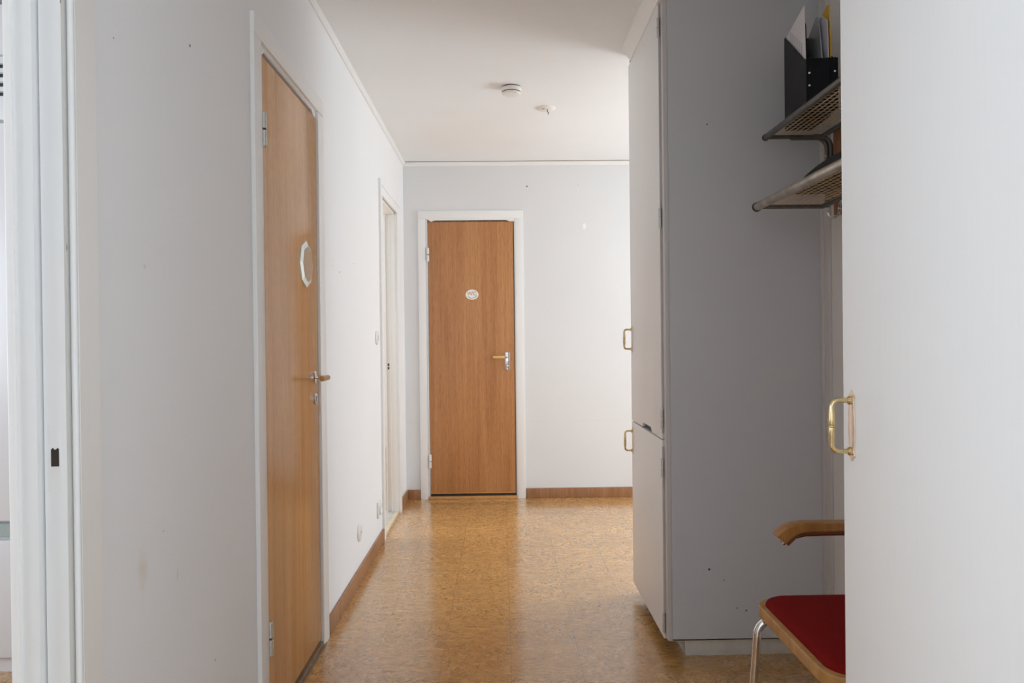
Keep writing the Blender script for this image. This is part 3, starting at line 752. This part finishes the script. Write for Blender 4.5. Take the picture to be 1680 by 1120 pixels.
for yb in (RY1-.004, RY0+.06):
    bm = BM()
    P = [(1.05, yb, 1.905), (1.14, yb, 1.905)] + arc((1.14, yb, 1.865), (1, 0, 0), (0, 0, 1), .04, PI/2, 0, 8) + [(1.18, yb, 1.70), (1.178, yb, 1.655)]
    tube(bm, P, .0085, 12)
    P = [(1.12, yb-.022, 1.905), (1.145, yb-.022, 1.905)] + arc((1.145, yb-.022, 1.865), (1, 0, 0), (0, 0, 1), .04, PI/2, 0, 8) + [(1.185, yb-.022, 1.68)]
    tube(bm, P, .007, 12)
    br = obj('bracket', bm, 'steel_dark', hr)
    bm = BM(); lathe(bm, (1.174, yb-.008, 1.838), (-.6, -1, 0), [(.0045, 0), (.0045, .004), (.002, .006), (0, .006)], 12); obj('screw', bm, 'chrome', br)
    tag(boxes('wooden_block', [((1.188, yb-.085, 1.62), (1.21, yb-.03, 1.925))], 'base_oak', hr, bev=.003), 'brown wooden wall block')
for yh in (2.44, 2.1, 1.75):
    bm = BM()
    tube(bm, [(1.158, yh, 1.652), (1.15, yh, 1.635), (1.148, yh, 1.615)] + arc((1.13, yh, 1.61), (1, 0, 0), (0, 0, 1), .018, 0, -PI*.95, 9), .0035, 8)
    lathe(bm, (1.112, yh, 1.611), (0, 0, 1), [(0, -.005), (.0045, -.003), (.005, 0), (.0035, .004), (0, .005)], 10)
    tube(bm, [(1.148, yh, 1.625), (1.16, yh-.01, 1.613), (1.168, yh-.014, 1.62)], .003, 8)
    obj('coat_hook', bm, 'chrome', hr)

# ------------------------------------------------------------------ magazine file with papers on the upper shelf
ZS = 1.921
A0 = Vector((.992, 2.33, ZS)); Bk = Vector((1.016, 2.565, ZS)); Wd = Vector((.098, -.006, 0))
dep = (Bk-A0); wd_ = Wd.normalized()
mf = thing('magazine_file', tuple((A0+Bk)/2+Wd/2), 'black cardboard magazine file with steel rivets on the upper wire shelf', 'magazine file')
t_ = .003
def at(u, v, z):   # u: 0..1 across, v: 0..1 front to back, z above the shelf
    return A0 + Wd*u + dep*v + Vector((0, 0, z))
def slab(name, quad, normal, th, mat, parent, bev=.0006):
    bm = BM(); prism(bm, quad, tuple(Vector(normal)*th), bev); return obj(name, bm, mat, parent)
side = [(0, 0), (1, 0), (1, .325), (.97, .328), (.08, .172), (0, .166)]
slab('side_panel', [at(0, v, z) for v, z in side], wd_, t_, 'charcoal_card', mf)
slab('side_panel', [at(1, v, z) for v, z in side], -wd_, t_, 'charcoal_card', mf)
dn = dep.normalized()
front = slab('front_panel', [at(0, 0, 0), at(1, 0, 0), at(1, 0, .168), at(0, 0, .166)], -dn, t_, 'black_card', mf)
slab('back_panel', [at(0, 1, 0), at(1, 1, 0), at(1, 1, .325), at(0, 1, .325)], -dn, t_, 'black_card', mf)
slab('bottom_panel', [at(0, 0, 0), at(1, 0, 0), at(1, 1, 0), at(0, 1, 0)], (0, 0, 1), t_, 'black_card', mf)
slab('corner_tab', [at(0.0, -.004, 0.0), at(.16, -.004, 0), at(.16, -.004, .166), at(0, -.004, .165)], -dn, .004, 'black_card', mf)
slab('corner_tab', [at(.80, -.004, 0.0), at(1.03, -.004, 0), at(1.03, -.004, .166), at(.8, -.004, .166)], -dn, .004, 'black_card', mf)
for u, z in ((.10, .118), (.10, .078), (.92, .122), (.92, .082)):
    p = at(u, 0, z) - dn*.0055
    bm = BM(); lathe(bm, p, tuple(-dn), [(.0038, 0), (.0034, .0016), (.0018, .0026), (0, .003)], 14); obj('rivet', bm, 'chrome', mf)

def sheet(name, poly, mat, th=.0006, bend=0.0):
    """poly: list of (u, v, z) in the file's own frame"""
    bm = BM(); prism(bm, [at(*p) for p in poly], tuple(wd_*th)); return obj(name, bm, mat, None, origin=tuple(at(*poly[0])))
o = sheet('paper_sheet', [(.05, .05, .02), (.05, .9, .02), (.05, .94, .328), (.05, .10, .350), (.05, .06, .17)], 'paper', .001)
tag(o, 'white printed sheet standing leftmost in the black magazine file', 'paper')
bm = BM()
for k in range(7):
    v0 = .22+k*.085; 
    a = at(.05, v0, .25+.0*k) - wd_*.0004
    b_ = at(.05, v0+.02, .30) - wd_*.0004
    prism(bm, [at(.045, v0, .19+.017*k*.9), at(.045, v0+.012, .19+.017*k*.9), at(.045, v0+.012, .24+.014*k), at(.045, v0, .24+.014*k)], tuple(wd_*.0002))
ik = obj('printed_lines', bm, 'ink', o)
o = sheet('black_divider', [(.22, .95, .02), (.22, .98, .35), (.22, .80, .358), (.22, .50, .35), (.22, .38, .31), (.22, .36, .02)], 'black_felt', .010)
tag(o, 'black folder with rounded top behind the white sheet in the magazine file', 'folder')
o = sheet('plastic_sleeve', [(.55, .12, .02), (.55, .9, .02), (.72, .9, .30), (.70, .45, .345), (.66, .30, .33), (.60, .08, .16)], 'sleeve', .003)
tag(o, 'grey translucent plastic sleeve leaning in the middle of the magazine file', 'plastic sleeve')
o = sheet('paper_sheet', [(.76, .08, .02), (.76, .9, .02), (.76, .86, .27), (.76, .30, .333), (.78, .10, .30), (.78, .06, .17)], 'blue_paper', .003)
tag(o, 'bluish white sheet standing beside the yellow folder', 'paper')
o = sheet('yellow_folder', [(.87, .1, .02), (.87, .92, .02), (.87, .92, .31), (.87, .20, .358), (.87, .13, .352), (.87, .08, .19)], 'yellow', .003)
tag(o, 'yellow folder standing rightmost in the black magazine file', 'folder')

# ------------------------------------------------------------------ black cap on the lower shelf
bm = BM()
N1, N2 = 28, 8
cx_, cy_, z0_ = 1.046, 2.13, 1.676
rings = []
for j in range(N2+1):
    f = j/N2
    ring = []
    for k in range(N1):
        a = 2*PI*k/N1
        rr = (1-f**2.2)**.5 if f < 1 else 0
        rx, ry = .097*rr, .355*rr
        zz = z0_+.052*f*(1+.25*math.sin(2*a+1))+(.004*math.sin(5*a))*(1-f)
        ring.append(bm.verts.new((cx_+rx*math.cos(a), cy_+ry*math.sin(a), zz)))
    rings.append(ring)
for a, b in zip(rings, rings[1:]):
    for k in range(N1):
        f = bm.faces.new((a[k], a[(k+1) % N1], b[(k+1) % N1], b[k])); f.smooth = True
bm.faces.new(rings[0][::-1])
bmesh.ops.remove_doubles(bm, verts=bm.verts, dist=.0005)
hat = obj('flat_cap', bm, 'black_felt', None, origin=(cx_, cy_, z0_))
tag(hat, 'low soft black cap lying on the lower wire shelf', 'cap')
bm = BM()
prism(bm, [(.952, 2.30, z0_), (.952, 2.43, z0_), (1.0, 2.45, z0_), (1.09, 2.42, z0_), (1.09, 2.30, z0_)], (0, 0, .014), .004)
obj('peak', bm, 'black_felt', hat)

# ------------------------------------------------------------------ armchair
ch = thing('armchair', (.93, 1.82, 0), 'armchair with red upholstered seat, beech armrests and chrome tube legs', 'armchair')
sx0, sx1, sy0, sy1 = .700, 1.135, 1.56, 2.055
def rounded(x0, x1, y0, y1, r0, r1, bow=.0, n=8):
    P = []
    for (cx, cy, r, a0) in ((x0+r0, y1-r0, r0, PI/2), (x0+r0, y0+r0, r0, PI), (x1-r1, y0+r1, r1, 1.5*PI), (x1-r1, y1-r1, r1, 0)):
        for i in range(n+1):
            a = a0+PI/2*i/n
            P.append([cx+r*math.cos(a), cy+r*math.sin(a)])
    for p in P:
        t = (p[1]-y0)/(y1-y0)
        if p[0] < (x0+x1)/2: p[0] -= bow*math.sin(PI*t)
    return P
rim = rounded(sx0+.012, sx1, sy0, sy1, .06, .05, .012)
bm = BM(); prism(bm, [(x, y, .416) for x, y in rim], (0, 0, .032), .004, 3)
obj('seat_rim', bm, 'seat_wood', ch)
pad = rounded(sx0+.028, sx1-.012, sy0+.014, sy1-.014, .055, .045, .012)
bm = BM()
cxp = sum(p[0] for p in pad)/len(pad); cyp = sum(p[1] for p in pad)/len(pad)
prev = None
for s_, z in ((1.0, .444), (1.0, .452), (.985, .459), (.95, .464), (.85, .468), (.6, .471), (.3, .472)):
    ring = [bm.verts.new((cxp+(x-cxp)*s_, cyp+(y-cyp)*s_, z)) for x, y in pad]
    if prev:
        for k in range(len(ring)):
            f = bm.faces.new((prev[k], prev[(k+1) % len(ring)], ring[(k+1) % len(ring)], ring[k])); f.smooth = True
    prev = ring
bm.faces.new(prev)
tag(obj('seat_pad', bm, 'red', ch, sharp=60), 'dark red woolen seat pad')
R1 = .0115
for s, yl in ((1, 2.032), (-1, 1.583)):
    # front leg: rises, bends under the seat and runs back, then bends down to the rear leg
    bm = BM()
    P = [(.690, yl+s*.012, .0), (.712, yl, .33)] + arc((.757, yl-s*.004, .352), (-1, 0, 0), (0, 0, 1), .045, -.1, PI/2, 8) + [(.9, yl-s*.02, .400), (1.07, yl-s*.02, .40)]
    tube(bm, P, R1, 16)
    lg = obj('leg', bm, 'chrome', ch)
    bm = BM(); lathe(bm, (.690, yl+s*.012, 0), (0, 0, 1), [(0, 0), (.014, 0), (.014, .02), (.0118, .024)], 14); obj('foot_cap', bm, 'rubber', lg)
    bm = BM()
    P = [(1.165, yl+s*.005, .0), (1.12, yl, .38), (1.125, yl+s*.012, .5), (1.13, yl+s*.022, .60)] + arc((1.09, yl+s*.022, .60), (1, 0, 0), (0, 0, 1), .034, 0, PI/2, 6) + [(.99, yl+s*.022, .631), (.86, yl+s*.022, .630), (.815, yl+s*.022, .619), (.795, yl+s*.022, .603)]
    tube(bm, P, .0085, 12)
    lg = obj('leg', bm, 'steel_dark' if False else 'chrome', ch)
    bm = BM(); lathe(bm, (1.165, yl+s*.005, 0), (0, 0, 1), [(0, 0), (.013, 0), (.013, .02), (.009, .024)], 14); obj('foot_cap', bm, 'rubber', lg)
    ya = yl+s*.024
    prof = [(.774, .628), (.786, .641), (.802, .653), (.828, .662), (.86, .6655), (1.0, .664), (1.12, .668), (1.14, .66), (1.13, .642), (1.0, .640), (.87, .638), (.845, .636), (.828, .629), (.812, .616), (.80, .606)]
    bm = BM(); prism(bm, [(x, ya-.021, z) for x, z in prof], (0, .042, 0), .005, 3)
    ar = obj('armrest', bm, 'armrest', ch)
    bm = BM(); prism(bm, [(x, ya-.015, z) for x, z in [(.802, .606), (.814, .6155), (.83, .6285), (.847, .6355), (.875, .6375), (1.12, .6395), (1.12, .632), (.875, .6305), (.85, .6285), (.834, .622), (.82, .6095), (.809, .5995)]], (0, .03, 0), .001)
    tag(obj('support_rail', bm, 'brown_plastic', ar), 'dark rail under the armrest')
bm = BM()
P = []
for i in range(15):
    a = -1+2*i/14
    P.append((1.175-.05*a*a, 1.8075+a*.20))
prism(bm, [(x, y, .62) for x, y in P] + [(x+.022, y, .62) for x, y in P[::-1]], (.0, 0, .20), .005)
obj('backrest', bm, 'red', ch)
for s in (-1, 1):
    bm = BM(); tube(bm, [(1.08, 1.8075+s*.12, .40), (1.13, 1.8075+s*.12, .42), (1.17, 1.8075+s*.12, .50), (1.188, 1.8075+s*.12, .70)], .009, 12)
    obj('back_support', bm, 'chrome', ch)
